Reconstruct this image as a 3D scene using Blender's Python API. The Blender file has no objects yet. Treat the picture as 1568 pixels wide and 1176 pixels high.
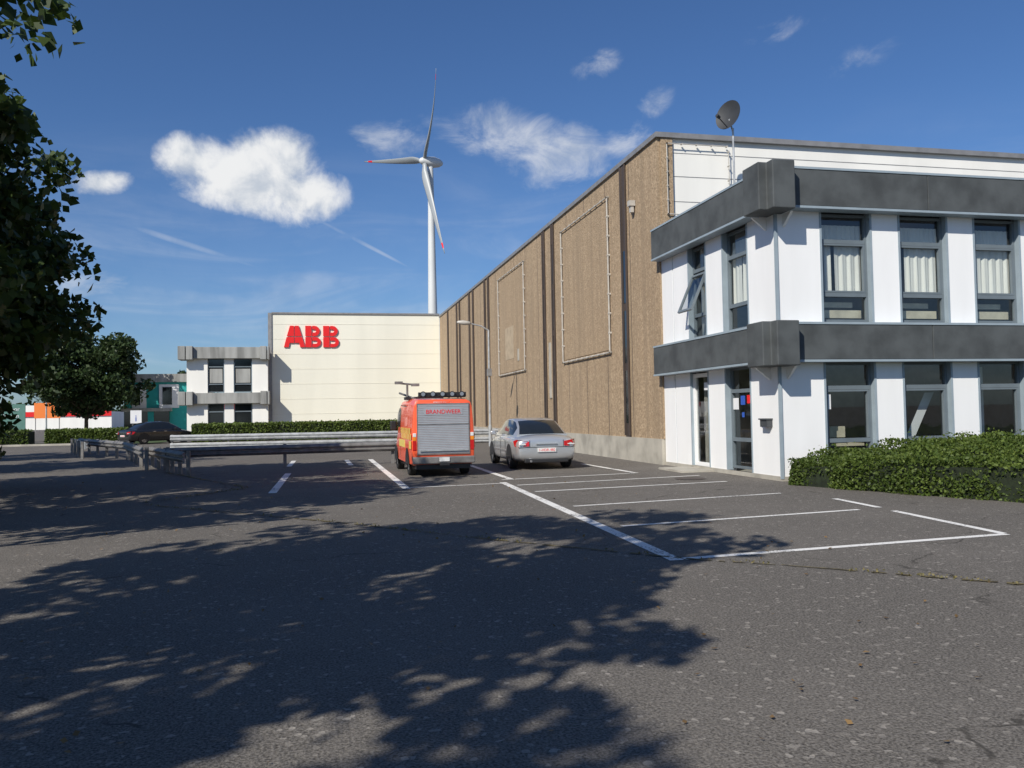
import bpy, bmesh, math, random
import numpy as np
from mathutils import Vector, Matrix
R=math.radians
random.seed(3)
scene=bpy.context.scene
col=scene.collection

# ------------------------------------------------------------------ materials
def nn(nt,t,**kw):
    n=nt.nodes.new(t)
    for k,v in kw.items(): setattr(n,k,v)
    return n
def mixc(nt,f,a,b,blend='MIX'):
    m=nt.nodes.new('ShaderNodeMix'); m.data_type='RGBA'; m.blend_type=blend
    for s,v in ((m.inputs[0],f),(m.inputs[6],a),(m.inputs[7],b)):
        if isinstance(v,(int,float)): s.default_value=v
        elif isinstance(v,tuple): s.default_value=(v[0],v[1],v[2],1)
        else: nt.links.new(v,s)
    return m.outputs[2]
def noise(nt,vec,scale,detail=4,rough=.55,dist=0):
    n=nn(nt,'ShaderNodeTexNoise'); n.inputs['Scale'].default_value=scale
    n.inputs['Detail'].default_value=detail; n.inputs['Roughness'].default_value=rough
    n.inputs['Distortion'].default_value=dist
    if vec is not None: nt.links.new(vec,n.inputs['Vector'])
    return n.outputs['Fac']
def ramp(nt,f,a,b,lo=0.,hi=1.):
    m=nn(nt,'ShaderNodeMapRange'); m.interpolation_type='SMOOTHSTEP'
    nt.links.new(f,m.inputs[0]); m.inputs[1].default_value=a; m.inputs[2].default_value=b
    m.inputs[3].default_value=lo; m.inputs[4].default_value=hi
    return m.outputs[0]
def mth(nt,op,a,b=None,c=None):
    m=nn(nt,'ShaderNodeMath',operation=op)
    for i,v in enumerate((a,b,c)):
        if v is None: continue
        if isinstance(v,(int,float)): m.inputs[i].default_value=v
        else: nt.links.new(v,m.inputs[i])
    return m.outputs[0]
def scalev(nt,vec,s):
    m=nn(nt,'ShaderNodeVectorMath',operation='MULTIPLY'); nt.links.new(vec,m.inputs[0]); m.inputs[1].default_value=s
    return m.outputs[0]
def newmat(name):
    m=bpy.data.materials.new(name); m.use_nodes=True
    nt=m.node_tree; return m,nt,nt.nodes['Principled BSDF']
def pos(nt): return nn(nt,'ShaderNodeNewGeometry').outputs['Position']
def bump(nt,b,h,strength=.3,dist=.01):
    n=nn(nt,'ShaderNodeBump'); n.inputs['Strength'].default_value=strength; n.inputs['Distance'].default_value=dist
    nt.links.new(h,n.inputs['Height']); nt.links.new(n.outputs[0],b.inputs['Normal'])
def mat(name,c,rough=.6,metal=0,var=.12,vs=3.,streak=False,bs=None,bstr=.2,coat=0,spec=.5):
    m,nt,b=newmat(name)
    b.inputs['Base Color'].default_value=(*c,1)
    if var>0:
        p=pos(nt)
        v=scalev(nt,p,(1,1,.15)) if streak else p
        f=noise(nt,v,vs,5)
        dark=tuple(x*(1-2*var) for x in c); lite=tuple(min(1,x*(1+.6*var)) for x in c)
        nt.links.new(mixc(nt,ramp(nt,f,.25,.7),dark,lite),b.inputs['Base Color'])
        if bs: bump(nt,b,noise(nt,p,bs,3),bstr,.01)
    b.inputs['Roughness'].default_value=rough; b.inputs['Metallic'].default_value=metal
    b.inputs['Coat Weight'].default_value=coat; b.inputs['Coat Roughness'].default_value=.05
    b.inputs['Specular IOR Level'].default_value=spec
    return m

def asphalt():
    m,nt,b=newmat('asphalt'); p=pos(nt)
    big=noise(nt,p,.25,4); med=noise(nt,p,1.6,4); fine=noise(nt,p,60,2,.7); mid=noise(nt,p,16,3,.75)
    stone=nn(nt,'ShaderNodeTexVoronoi'); stone.inputs['Scale'].default_value=32; nt.links.new(p,stone.inputs['Vector'])
    c=mixc(nt,ramp(nt,big,.35,.65),(.078,.070,.061),(.118,.106,.093))
    c=mixc(nt,ramp(nt,med,.3,.7,0,.55),c,(.066,.060,.053))
    c=mixc(nt,ramp(nt,mid,.42,.72,0,.55),c,(.175,.157,.137))
    c=mixc(nt,ramp(nt,fine,.38,.68,0,.8),c,(.24,.22,.195))
    c=mixc(nt,ramp(nt,fine,.42,.26,0,.8),c,(.024,.022,.020))
    c=mixc(nt,ramp(nt,stone.outputs['Color'],.8,.95,0,.6),c,(.40,.365,.32))
    vor=nn(nt,'ShaderNodeTexVoronoi',feature='DISTANCE_TO_EDGE'); vor.inputs['Scale'].default_value=.16
    w=nn(nt,'ShaderNodeVectorMath',operation='ADD'); nz=nn(nt,'ShaderNodeTexNoise'); nz.inputs['Scale'].default_value=.7; nz.inputs['Detail'].default_value=5
    nt.links.new(p,nz.inputs['Vector']); nt.links.new(p,w.inputs[0]); nt.links.new(scalev(nt,nz.outputs['Color'],(2,2,0)),w.inputs[1])
    nt.links.new(w.outputs[0],vor.inputs['Vector'])
    cr=mth(nt,'MULTIPLY',ramp(nt,vor.outputs['Distance'],.0032,.001),ramp(nt,med,.42,.6))
    c=mixc(nt,mth(nt,'MULTIPLY',cr,.7),c,(.04,.036,.03))
    nt.links.new(c,b.inputs['Base Color']); b.inputs['Roughness'].default_value=.9; b.inputs['Specular IOR Level'].default_value=.2
    bump(nt,b,mth(nt,'ADD',fine,mth(nt,'MULTIPLY',stone.outputs['Distance'],.6)),.55,.012)
    return m
M_ASPH=asphalt()
def paint():
    m,nt,b=newmat('worn_road_paint'); p=pos(nt)
    f=noise(nt,p,28,5,.75); g=noise(nt,p,1.3,3)
    w=ramp(nt,mth(nt,'ADD',f,mth(nt,'MULTIPLY',mth(nt,'SUBTRACT',g,.5),.55)),.35,.45)
    nt.links.new(mixc(nt,w,(.115,.105,.094),(.76,.74,.70)),b.inputs['Base Color']); b.inputs['Roughness'].default_value=.8
    return m
M_PAINT=paint()
def pebble():
    m,nt,b=newmat('exposed_aggregate'); p=pos(nt)
    fine=noise(nt,p,18,3,.75); mid=noise(nt,p,5,4,.7); st=noise(nt,scalev(nt,p,(1,1.9,.07)),1.7,5,.65)
    c=mixc(nt,ramp(nt,fine,.3,.7),(.235,.165,.098),(.56,.415,.27))
    c=mixc(nt,ramp(nt,mid,.35,.7,0,.45),c,(.27,.19,.112))
    c=mixc(nt,ramp(nt,st,.42,.68,0,.6),c,(.265,.195,.125))
    nt.links.new(c,b.inputs['Base Color']); b.inputs['Roughness'].default_value=.9
    bump(nt,b,fine,.6,.03); return m
M_PEB=pebble()
M_WHITE=mat('white_panel',(.87,.865,.85),.45,var=.03,vs=1.2,streak=True)
M_HALLW=mat('hall_white_cladding',(.86,.84,.78),.55,var=.04,vs=.8,streak=True)
M_CREAM=mat('cream_cladding',(.84,.81,.68),.5,var=.03,vs=.5,streak=True)
M_BAND=mat('grey_band',(.080,.088,.090),.75,var=.2,vs=1.6,bs=30,bstr=.15)
M_BAND2=mat('weathered_band',(.34,.34,.32),.8,var=.25,vs=1.5,streak=True)
M_TRIM=mat('blue_grey_trim',(.30,.36,.40),.4,var=.05)
M_FRAME=mat('window_frame',(.15,.18,.20),.4,var=.05)
M_DFRAME=mat('dark_frame',(.06,.065,.07),.5,var=.1)
M_DISH=mat('dish_paint',(.035,.037,.04),.6,var=.1)
M_CONC=mat('concrete',(.42,.39,.33),.85,var=.15,vs=1.5,bs=25)
M_COPE=mat('coping_metal',(.32,.31,.30),.5,.4,var=.1)
M_BROWN=mat('brown_strip',(.075,.055,.045),.6,var=.15,streak=True)
M_DGLASS=mat('dark_glazing',(.015,.018,.02),.08,var=.0,spec=.8)
M_ROOM=mat('room_surface',(.38,.36,.32),.9,var=.1)
M_CURT=mat('curtain',(.86,.84,.78),.9,var=.05,vs=5,streak=True)
M_BEIGE=mat('beige_furniture',(.66,.60,.46),.7)
M_GALV=mat('galvanised_steel',(.50,.51,.51),.45,.4,var=.15,vs=4)
M_DGALV=mat('aged_steel',(.24,.23,.22),.6,.4,var=.2,vs=4)
M_RED=mat('logo_red',(.78,.015,.015),.45,var=.02)
M_PIPE=mat('pale_pipe',(.50,.47,.42),.5,var=.1)
M_BLACK=mat('black_plastic',(.02,.02,.021),.5,var=.0)
M_RUBBER=mat('tyre_rubber',(.018,.018,.018),.85,var=.0)
M_VRED=mat('fluorescent_red_paint',(.98,.125,.045),.3,var=.02,coat=.5)
M_SILV=mat('silver_paint',(.56,.57,.58),.3,.6,var=.0,coat=.8)
M_SHUT=mat('shutter_aluminium',(.48,.49,.51),.4,.4,var=.05)
M_BLKP=mat('black_paint',(.015,.016,.018),.25,var=.0,coat=.8)
M_LIGHT=mat('tail_light_red',(.50,.01,.01),.15,var=0,coat=.5)
M_ORANGE=mat('indicator_orange',(.8,.25,.02),.2,var=0)
M_PLATE=mat('number_plate',(.7,.7,.68),.4,var=0)
M_YEL=mat('reflective_yellow',(.80,.62,.15),.4,var=.02)
M_RIM=mat('alloy',(.45,.46,.47),.35,.7,var=.0)
M_CHROME=mat('chrome',(.7,.7,.7),.15,.95,var=0)
M_TURB=mat('turbine_white',(.62,.63,.62),.45,var=.03,vs=.1)
M_BLADE=mat('turbine_blade',(.30,.32,.33),.4,var=.03,vs=.1)
M_TEAL=mat('teal_cladding',(.02,.33,.31),.6,var=.06)
M_BARK=mat('bark',(.085,.065,.045),.95,var=.3,vs=12,bs=20,bstr=.8)
M_SOIL=mat('soil_moss',(.15,.12,.055),.95,var=.35,vs=14)
M_GRASS=mat('grass',(.06,.095,.025),.95,var=.35,vs=3,bs=30,bstr=.8)
M_BLUE=mat('blue_sticker',(.03,.10,.45),.4,var=0)
M_PAPER=mat('white_paper',(.75,.75,.75),.7,var=.02)
M_ORS=mat('orange_sign',(.85,.22,.04),.5,var=0)
def glass():
    m=bpy.data.materials.new('window_glass'); m.use_nodes=True; nt=m.node_tree; nt.nodes.clear()
    o=nn(nt,'ShaderNodeOutputMaterial'); g=nn(nt,'ShaderNodeBsdfGlossy'); g.inputs['Roughness'].default_value=.015
    t=nn(nt,'ShaderNodeBsdfTransparent'); t.inputs[0].default_value=(.82,.85,.84,1)
    ge=nn(nt,'ShaderNodeNewGeometry');d=nn(nt,'ShaderNodeVectorMath',operation='DOT_PRODUCT')
    nt.links.new(ge.outputs['Incoming'],d.inputs[0]);nt.links.new(ge.outputs['Normal'],d.inputs[1])
    fz=mth(nt,'SUBTRACT',1.,mth(nt,'ABSOLUTE',d.outputs['Value']))
    fr=mth(nt,'MULTIPLY_ADD',mth(nt,'POWER',fz,4.),.85,.11)
    x=nn(nt,'ShaderNodeMixShader'); nt.links.new(fr,x.inputs[0]); nt.links.new(t.outputs[0],x.inputs[1]); nt.links.new(g.outputs[0],x.inputs[2]); nt.links.new(x.outputs[0],o.inputs[0])
    return m
M_GLASS=glass()
def leafmat(name,c1,c2,trans=.3):
    m=bpy.data.materials.new(name); m.use_nodes=True; nt=m.node_tree; nt.nodes.clear()
    o=nn(nt,'ShaderNodeOutputMaterial'); g=nn(nt,'ShaderNodeNewGeometry')
    c=mixc(nt,g.outputs['Random Per Island'],c1,c2)
    c=mixc(nt,ramp(nt,noise(nt,g.outputs['Position'],.8,2),.35,.7,0,.5),c,tuple(x*.6 for x in c1))
    d=nn(nt,'ShaderNodeBsdfPrincipled'); d.inputs['Roughness'].default_value=.55; d.inputs['Specular IOR Level'].default_value=.3
    nt.links.new(c,d.inputs['Base Color'])
    t=nn(nt,'ShaderNodeBsdfTranslucent'); nt.links.new(mixc(nt,.5,c,(c2[0]*1.6,c2[1]*1.6,c2[2])),t.inputs[0])
    x=nn(nt,'ShaderNodeMixShader'); x.inputs[0].default_value=trans
    nt.links.new(d.outputs[0],x.inputs[1]); nt.links.new(t.outputs[0],x.inputs[2]); nt.links.new(x.outputs[0],o.inputs[0]); return m
M_LEAF=leafmat('tree_leaves',(.028,.05,.013),(.07,.11,.024),.22)
M_HEDGE=leafmat('hedge_leaves',(.045,.078,.014),(.15,.20,.04),.25)
M_FARLEAF=leafmat('far_leaves',(.022,.042,.013),(.05,.08,.022),.12)
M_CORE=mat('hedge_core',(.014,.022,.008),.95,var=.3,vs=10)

# ------------------------------------------------------------------ mesh helpers
def empty(name,loc=(0,0,0),rz=0):
    e=bpy.data.objects.new(name,None); e.location=loc; e.rotation_euler=(0,0,rz); e.empty_display_size=.3; col.objects.link(e); return e
def mk(name,verts,faces,mt,parent=None,smooth=False,bevel=0,sub=0,sharp=None):
    me=bpy.data.meshes.new(name); me.from_pydata([tuple(v) for v in verts],[],faces)
    mts=mt if isinstance(mt,(list,tuple)) else [mt]
    for m in mts: me.materials.append(m)
    bm=bmesh.new(); bm.from_mesh(me); bmesh.ops.recalc_face_normals(bm,faces=bm.faces); bm.to_mesh(me); bm.free()
    if smooth or sharp:
        for p in me.polygons: p.use_smooth=True
        if sharp: me.set_sharp_from_angle(angle=R(sharp))
    o=bpy.data.objects.new(name,me); col.objects.link(o)
    if parent: o.parent=parent
    if bevel:
        b=o.modifiers.new('bevel','BEVEL'); b.width=bevel; b.segments=2; b.limit_method='ANGLE'
    if sub:
        s=o.modifiers.new('sub','SUBSURF'); s.levels=sub; s.render_levels=sub
    return o
FB=[(0,1,2,3),(7,6,5,4),(0,4,5,1),(1,5,6,2),(2,6,7,3),(3,7,4,0)]
def boxes(name,lst,mt,parent=None,bevel=0):
    V=[];F=[]
    for a,b in lst:
        x0,x1=sorted((a[0],b[0]));y0,y1=sorted((a[1],b[1]));z0,z1=sorted((a[2],b[2]))
        k=len(V); V+=[(x0,y0,z0),(x1,y0,z0),(x1,y1,z0),(x0,y1,z0),(x0,y0,z1),(x1,y0,z1),(x1,y1,z1),(x0,y1,z1)]
        F+=[tuple(k+i for i in f) for f in FB]
    return mk(name,V,F,mt,parent,bevel=bevel)
def tubes(name,segs,mt,parent=None,n=8):
    V=[];F=[]
    for p0,p1,r0,r1 in segs:
        p0=Vector(p0);p1=Vector(p1);d=(p1-p0).normalized()
        a=d.orthogonal().normalized();b=d.cross(a);k=len(V)
        for p,r in ((p0,r0),(p1,r1)):
            for i in range(n):
                t=2*math.pi*i/n; V.append(p+(a*math.cos(t)+b*math.sin(t))*r)
        for i in range(n): F.append((k+i,k+(i+1)%n,k+n+(i+1)%n,k+n+i))
        F.append(tuple(k+i for i in range(n))[::-1]);F.append(tuple(k+n+i for i in range(n)))
    return mk(name,V,F,mt,parent,sharp=40)
def prism(name,poly,z0,z1,mt,parent=None,bevel=0):
    n=len(poly);V=[(x,y,z0) for x,y in poly]+[(x,y,z1) for x,y in poly]
    F=[tuple(range(n))[::-1],tuple(range(n,2*n))]+[(i,(i+1)%n,n+(i+1)%n,n+i) for i in range(n)]
    return mk(name,V,F,mt,parent,bevel=bevel)
def loft(name,rings,mt,parent=None,sub=0,sharp=None,fm=None):
    n=len(rings[0]);V=[v for r in rings for v in r];F=[];I=[]
    for j in range(len(rings)-1):
        for i in range(n):
            F.append((j*n+i,j*n+(i+1)%n,(j+1)*n+(i+1)%n,(j+1)*n+i)); I.append(fm(j,i) if fm else 0)
    F.append(tuple(range(n)));F.append(tuple((len(rings)-1)*n+i for i in range(n)));I+=[0,0]
    o=mk(name,V,F,mt,parent,smooth=True,sub=sub,sharp=sharp)
    for p,i in zip(o.data.polygons,I): p.material_index=i
    return o
def leaves(name,C,size,mt,parent=None,seed=0,flat=.0,asp=.62):
    rng=np.random.default_rng(seed);C=np.asarray(C,dtype=np.float64);N=len(C)
    a=rng.normal(size=(N,3));a[:,2]*=(1-flat);a/=np.linalg.norm(a,axis=1)[:,None]
    b=rng.normal(size=(N,3));b[:,2]*=(1-flat);b-=(b*a).sum(1)[:,None]*a;b/=np.linalg.norm(b,axis=1)[:,None]
    s=(size*rng.uniform(.6,1.25,N))[:,None]*.5
    nrm=np.cross(a,b)
    V=np.stack([C-a*s,C-b*s*asp+nrm*s*.15+a*s*.1,C+a*s,C+b*s*asp+nrm*s*.15+a*s*.1],1).reshape(-1,3)
    me=bpy.data.meshes.new(name);me.vertices.add(4*N);me.vertices.foreach_set('co',V.ravel())
    me.loops.add(4*N);me.loops.foreach_set('vertex_index',np.arange(4*N,dtype=np.int32))
    me.polygons.add(N);me.polygons.foreach_set('loop_start',np.arange(0,4*N,4,dtype=np.int32))
    me.update(calc_edges=True);me.validate();me.materials.append(mt)
    o=bpy.data.objects.new(name,me);col.objects.link(o)
    if parent:o.parent=parent
    return o
def tree(name,x,y,h,rad,crown_lo,nclump,nleaf,lsize,mt,seed,trunk=.16,clr=(.45,.95),asp=.62):
    rng=np.random.default_rng(seed);e=empty(name,(x,y,0))
    cz=(h+crown_lo)/2;rz=(h-crown_lo)/2
    d=rng.normal(size=(nclump,3));d/=np.linalg.norm(d,axis=1)[:,None]
    r=rng.uniform(.25,1,nclump)**.55
    un=1+.16*np.sin(3*np.arctan2(d[:,1],d[:,0])+seed)+.10*np.sin(7*d[:,2]+seed*2)
    P=d*(r*un)[:,None]*np.array([rad*.88,rad*.88,rz*.9]);P[:,2]+=cz
    pts=[]
    for c in P:
        cr=rng.uniform(*clr)*rad/4
        q=rng.normal(size=(nleaf,3));q/=np.linalg.norm(q,axis=1)[:,None]
        q*=(rng.uniform(0,1,nleaf)**.45)[:,None]*cr*np.array([1.15,1.15,.7]);pts.append(c+q)
    leaves('crown',np.concatenate(pts),lsize,mt,e,seed,asp=asp)
    segs=[]
    p=Vector((0,0,0));rr=trunk
    for k in range(6):
        q=Vector((rng.uniform(-.08,.08)*k*.5,rng.uniform(-.08,.08)*k*.5,(h*.8)*(k+1)/6));segs.append((p,q,rr,rr*.8));p=q;rr*=.8
    for c in P[::2]:
        c=Vector(c);z0=min(max(crown_lo*.85,c.z-1.6,1.5),h*.7);s=Vector((0,0,z0));m=s.lerp(c,.5)+Vector((0,0,.3))
        rb=trunk*.35*(1-z0/h*.5);segs+=[(s,m,rb,rb*.6),(m,c,rb*.6,rb*.15)]
    tubes('trunk_and_limbs',segs,M_BARK,e,6)
    return e
def text(name,body,size,loc,rot,mt,parent,ext=.004,align='CENTER'):
    c=bpy.data.curves.new(name,'FONT');c.body=body;c.size=size;c.extrude=ext;c.align_x=align
    o=bpy.data.objects.new(name,c);c.materials.append(mt);col.objects.link(o);o.location=loc;o.rotation_euler=rot
    if parent:o.parent=parent
    return o

# ------------------------------------------------------------------ ground & markings
g=mk('ground',[(-3000,-3000,0),(3000,-3000,0),(3000,3000,0),(-3000,3000,0)],[(0,1,2,3)],M_ASPH)
V=[];F=[]
def line(p,q,w=.11):
    p=Vector((*p,0));q=Vector((*q,0));d=(q-p).normalized();s=Vector((-d.y,d.x,0))*w/2
    k=len(V);zz=.004+.0006*(len(F)%9)
    for v in (p-s,p+s,q+s,q-s): V.append((v.x,v.y,zz))
    F.append((k,k+1,k+2,k+3))
line((3.68,8.4),(4.07,19.0),.16)
line((3.78,8.46),(8.2,8.8),.12)
line((4.05,11.1),(8.12,11.6),.10)
line((4.15,13.7),(8.4,14.33),.10)
line((4.2,16.5),(8.7,17.1),.11)
line((4.2,18.1),(8.9,18.9),.11)
line((4.2,19.7),(7.8,20.3),.11)
line((7.85,20.3),(7.75,24.6),.14)
line((8.7,13.1),(8.55,11.7),.12); line((8.5,11.3),(8.2,8.86),.12)
line((1.8,18.3),(1.75,31.0),.17)
line((1.9,18.5),(4.0,18.75),.10)
line((4.45,19.9),(4.5,30.0),.16)
line((-1.0,18.4),(-.9,24.6),.17)
line((-1.0,27.9),(-.95,31.5),.16)
line((.95,27.6),(.9,31),.16)
line((-6.5,49.5),(8,49.5),.12)
mk('parking_markings',V,F,M_PAINT)
def seam(name,pts,w,seed):
    rng=random.Random(seed);P=[]
    for a,b in zip(pts[:-1],pts[1:]):
        a=Vector(a);b=Vector(b);n=max(2,int((b-a).length/.07))
        for i in range(n): P.append(a.lerp(b,i/n)+Vector((rng.uniform(-.012,.012),rng.uniform(-.012,.012))))
    V=[];F=[];tuft=[]
    for i,p in enumerate(P[:-1]):
        d=(P[i+1]-p).normalized();s=Vector((-d.y,d.x));ww=w*(.35+.9*rng.random()*abs(math.sin(i*.05+seed)))
        V+=[(p+s*ww).to_tuple()+(.009,),(p-s*ww).to_tuple()+(.009,)]
        if rng.random()<.5*abs(math.sin(i*.03+seed*2)):
            for k in range(6): tuft.append((p.x+rng.gauss(0,w*.8),p.y+rng.gauss(0,w*.8),.012+rng.random()*.02))
    F=[(2*i,2*i+1,2*i+3,2*i+2) for i in range(len(V)//2-1) if rng.random()<.8]
    o=mk(name,V,F,M_SOIL)
    leaves('grass_tufts',tuft,.03,leafmat('dry_grass'+str(seed),(.12,.11,.04),(.26,.21,.09),.2),o,seed)
seam('mossy_seam',[(-3.2,16.9),(.3,12.9),(2.0,10.6),(3.9,8.35),(4.6,7.75),(6.05,6.3),(8.6,4.2)],.035,1)
seam('mossy_seam',[(-4.6,27.0),(-1.6,20.0),(-3.4,17.2)],.05,2)
bm=bmesh.new();bmesh.ops.create_circle(bm,cap_ends=True,radius=.35,segments=28);me=bpy.data.meshes.new('manhole_cover');bm.to_mesh(me);bm.free()
o=bpy.data.objects.new('manhole_cover',me);o.location=(8.3,18.1,.011);me.materials.append(M_BROWN);col.objects.link(o)
mk('grass_verge',[(-70,60.0,.02),(-10.5,60.0,.02),(-10.5,66,.02),(-70,66,.02)],[(0,1,2,3)],M_GRASS)
mk('grass_verge',[(-30,-20,.02),(-7.8,-20,.02),(-7.8,20.5,.02),(-30,20.5,.02)],[(0,1,2,3)],M_GRASS)
boxes('kerb',[((-7.8,-20,0),(-7.65,20.5,.12))],M_CONC)
boxes('kerb',[((-70,59.8,0),(-13.2,59.98,.12))],M_CONC)
# fallen leaves scattered on the asphalt
rng=np.random.default_rng(77);n=700
fx=rng.uniform(-7,6,n);fy=rng.uniform(2.5,24,n)
leaves('fallen_leaves',np.column_stack([fx,fy,np.full(n,.018)]),.045,leafmat('dead_leaf',(.12,.07,.03),(.30,.19,.08),.1),None,6,flat=.85)

# ------------------------------------------------------------------ windows
def P(ax,pl,a,d,z): return (a,pl+d,z) if ax=='x' else (pl+d,a,z)
def window(tag,parent,ax,pl,a0,a1,z0,z1,trans,fr=M_FRAME,fw=.06,gl=M_GLASS):
    L=[(P(ax,pl,a0,.0,z0),P(ax,pl,a0+fw,.08,z1)),(P(ax,pl,a1-fw,0,z0),P(ax,pl,a1,.08,z1)),
       (P(ax,pl,a0+fw,0,z0),P(ax,pl,a1-fw,.08,z0+fw)),(P(ax,pl,a0+fw,0,z1-fw),P(ax,pl,a1-fw,.08,z1))]
    for t in trans: L.append((P(ax,pl,a0+fw,-.012,t-.045),P(ax,pl,a1-fw,.078,t+.045)))
    boxes(tag+'_frame',L,fr,parent)
    v=[P(ax,pl,a0+fw,.05,z0+fw),P(ax,pl,a1-fw,.05,z0+fw),P(ax,pl,a1-fw,.05,z1-fw),P(ax,pl,a0+fw,.05,z1-fw)]
    mk(tag+'_glass',v,[(0,1,2,3)],gl,parent)
def curtain(parent,ax,pl,a0,a1,z0,z1,d=.3,folds=14):
    n=max(8,int((a1-a0)*60));V=[];F=[]
    for i in range(n+1):
        a=a0+(a1-a0)*i/n;w=.025*math.sin(a*folds*2.6)+.013*math.sin(a*61+1)
        V+=[P(ax,pl,a,d+w,z0),P(ax,pl,a,d+w*.5,z1)]
    F=[(2*i,2*i+2,2*i+3,2*i+1) for i in range(n)]
    mk('curtain',V,F,M_CURT,parent,smooth=True)

# ------------------------------------------------------------------ near office building
OB=empty('office_building')
XF,YF=9.8,16.65; XE=30.88
piers=[];trims=[]
piers.append(((XF,YF,0),(10.88,YF+.25,6.5)))
x=10.88;bays=[]
while x<XE-.1:
    bays.append((x,x+1.32)); piers.append(((x+1.32,YF,0),(x+2.0,YF+.25,6.5)))
    for t in (x+.0,x+1.27): trims.append(((t,YF-.012,0.1),(t+.05,YF+.15,6.1)))
    x+=2.0
lw=[(YF+.252,17.9),(19.2,20.1),(21.2,22.18),(22.24,22.99)]
for a,b in lw: piers.append(((XF,a,0),(XF+.25,b,6.49)))
for t in (17.9,19.15,20.1,21.15): trims.append(((XF-.012,t,.1),(XF+.15,t+.05,6.1)))
boxes('white_piers',piers,M_WHITE,OB)
boxes('trim_strips',trims+[((XF-.03,YF-.03,.05),(XF+.03,YF+.03,6.1)),((XF+.02,22.18,0),(XF+.1,22.24,6.1))],M_TRIM,OB)
sp=[]
for zz in ((2.6,3.45),(5.98,6.48)):
    sp.append(((10.1,YF+.03,zz[0]),(XE-.01,YF+.2,zz[1]))); sp.append(((XF+.03,YF+.3,zz[0]),(XF+.2,22.95,zz[1])))
boxes('spandrels',sp,M_BAND,OB)
boxes('plinth',[((XF-.02,YF-.02,0),(XE,YF-.003,.1)),((XF-.02,YF+.0,0),(XF-.003,22.98,.1))],M_CONC,OB)
bands=[]
for z0,z1 in ((2.64,3.40),(6.0,6.80)):
    n=0;xx=9.96
    while xx<XE:
        x2=min(XE+.3,xx+4.6 if n else xx+3.5)
        bands.append(((xx,YF-.32,z0),(x2-.012,YF-.002,z1)));xx=x2;n+=1
    bands.append(((XF-.32,17.0,z0),(XF-.002,22.97,z1)))
boxes('grey_bands',bands,M_BAND,OB,bevel=.012)
for z0,z1 in ((2.50,3.46),(5.86,6.9)):
    prism('corner_block',[(9.22,16.99),(9.22,16.30),(9.42,16.30),(9.42,16.05),(9.95,16.05),(9.95,16.645),(9.795,16.645),(9.795,16.99)],z0,z1,M_BAND,OB,bevel=.02)
boxes('parapet_top',[((XF+.0,YF+.0,6.52),(XE,YF+.2,6.79)),((XF+.0,YF+.21,6.52),(XF+.2,22.95,6.79))],M_BAND,OB)
lin=[]
for zz in (2.585,5.945,3.405,6.805):
    lin.append(((9.97,YF-.335,zz),(XE+.3,YF-.004,zz+.05))); lin.append(((XF-.335,17.01,zz),(XF-.004,22.97,zz+.05)))
boxes('band_flashings',lin,M_TRIM,OB)
for z0 in (2.5,5.86):
    V=[(9.97,YF-.003,z0-.0),(9.97,YF-.36,z0),(9.97,YF-.003,z0-.28),(10.03,YF-.003,z0),(10.03,YF-.36,z0),(10.03,YF-.003,z0-.28)]
    mk('corbel',V,[(0,1,2),(3,5,4),(0,3,4,1),(1,4,5,2),(2,5,3,0)],M_WHITE,OB)
    V=[(XF-.003,17.02,z0),(XF-.36,17.02,z0),(XF-.003,17.02,z0-.28),(XF-.003,17.08,z0),(XF-.36,17.08,z0),(XF-.003,17.08,z0-.28)]
    mk('corbel',V,[(0,1,2),(3,5,4),(0,3,4,1),(1,4,5,2),(2,5,3,0)],M_WHITE,OB)
boxes('roof',[((XF+.25,YF+.26,6.5),(XE,22.98,6.62))],M_DFRAME,OB)
boxes('floors_and_rooms',[((XF+.26,YF+.26,2.75),(XE,22.9,3.3)),((XF+.26,YF+.26,.02),(XE,22.9,.06)),((XF+.27,20.8,.1),(XE-.12,20.95,2.74)),((XF+.27,20.8,3.31),(XE-.12,20.95,6.45)),((XE-.1,YF+.3,.1),(XE,22.9,6.4))],M_ROOM,OB)
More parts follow.
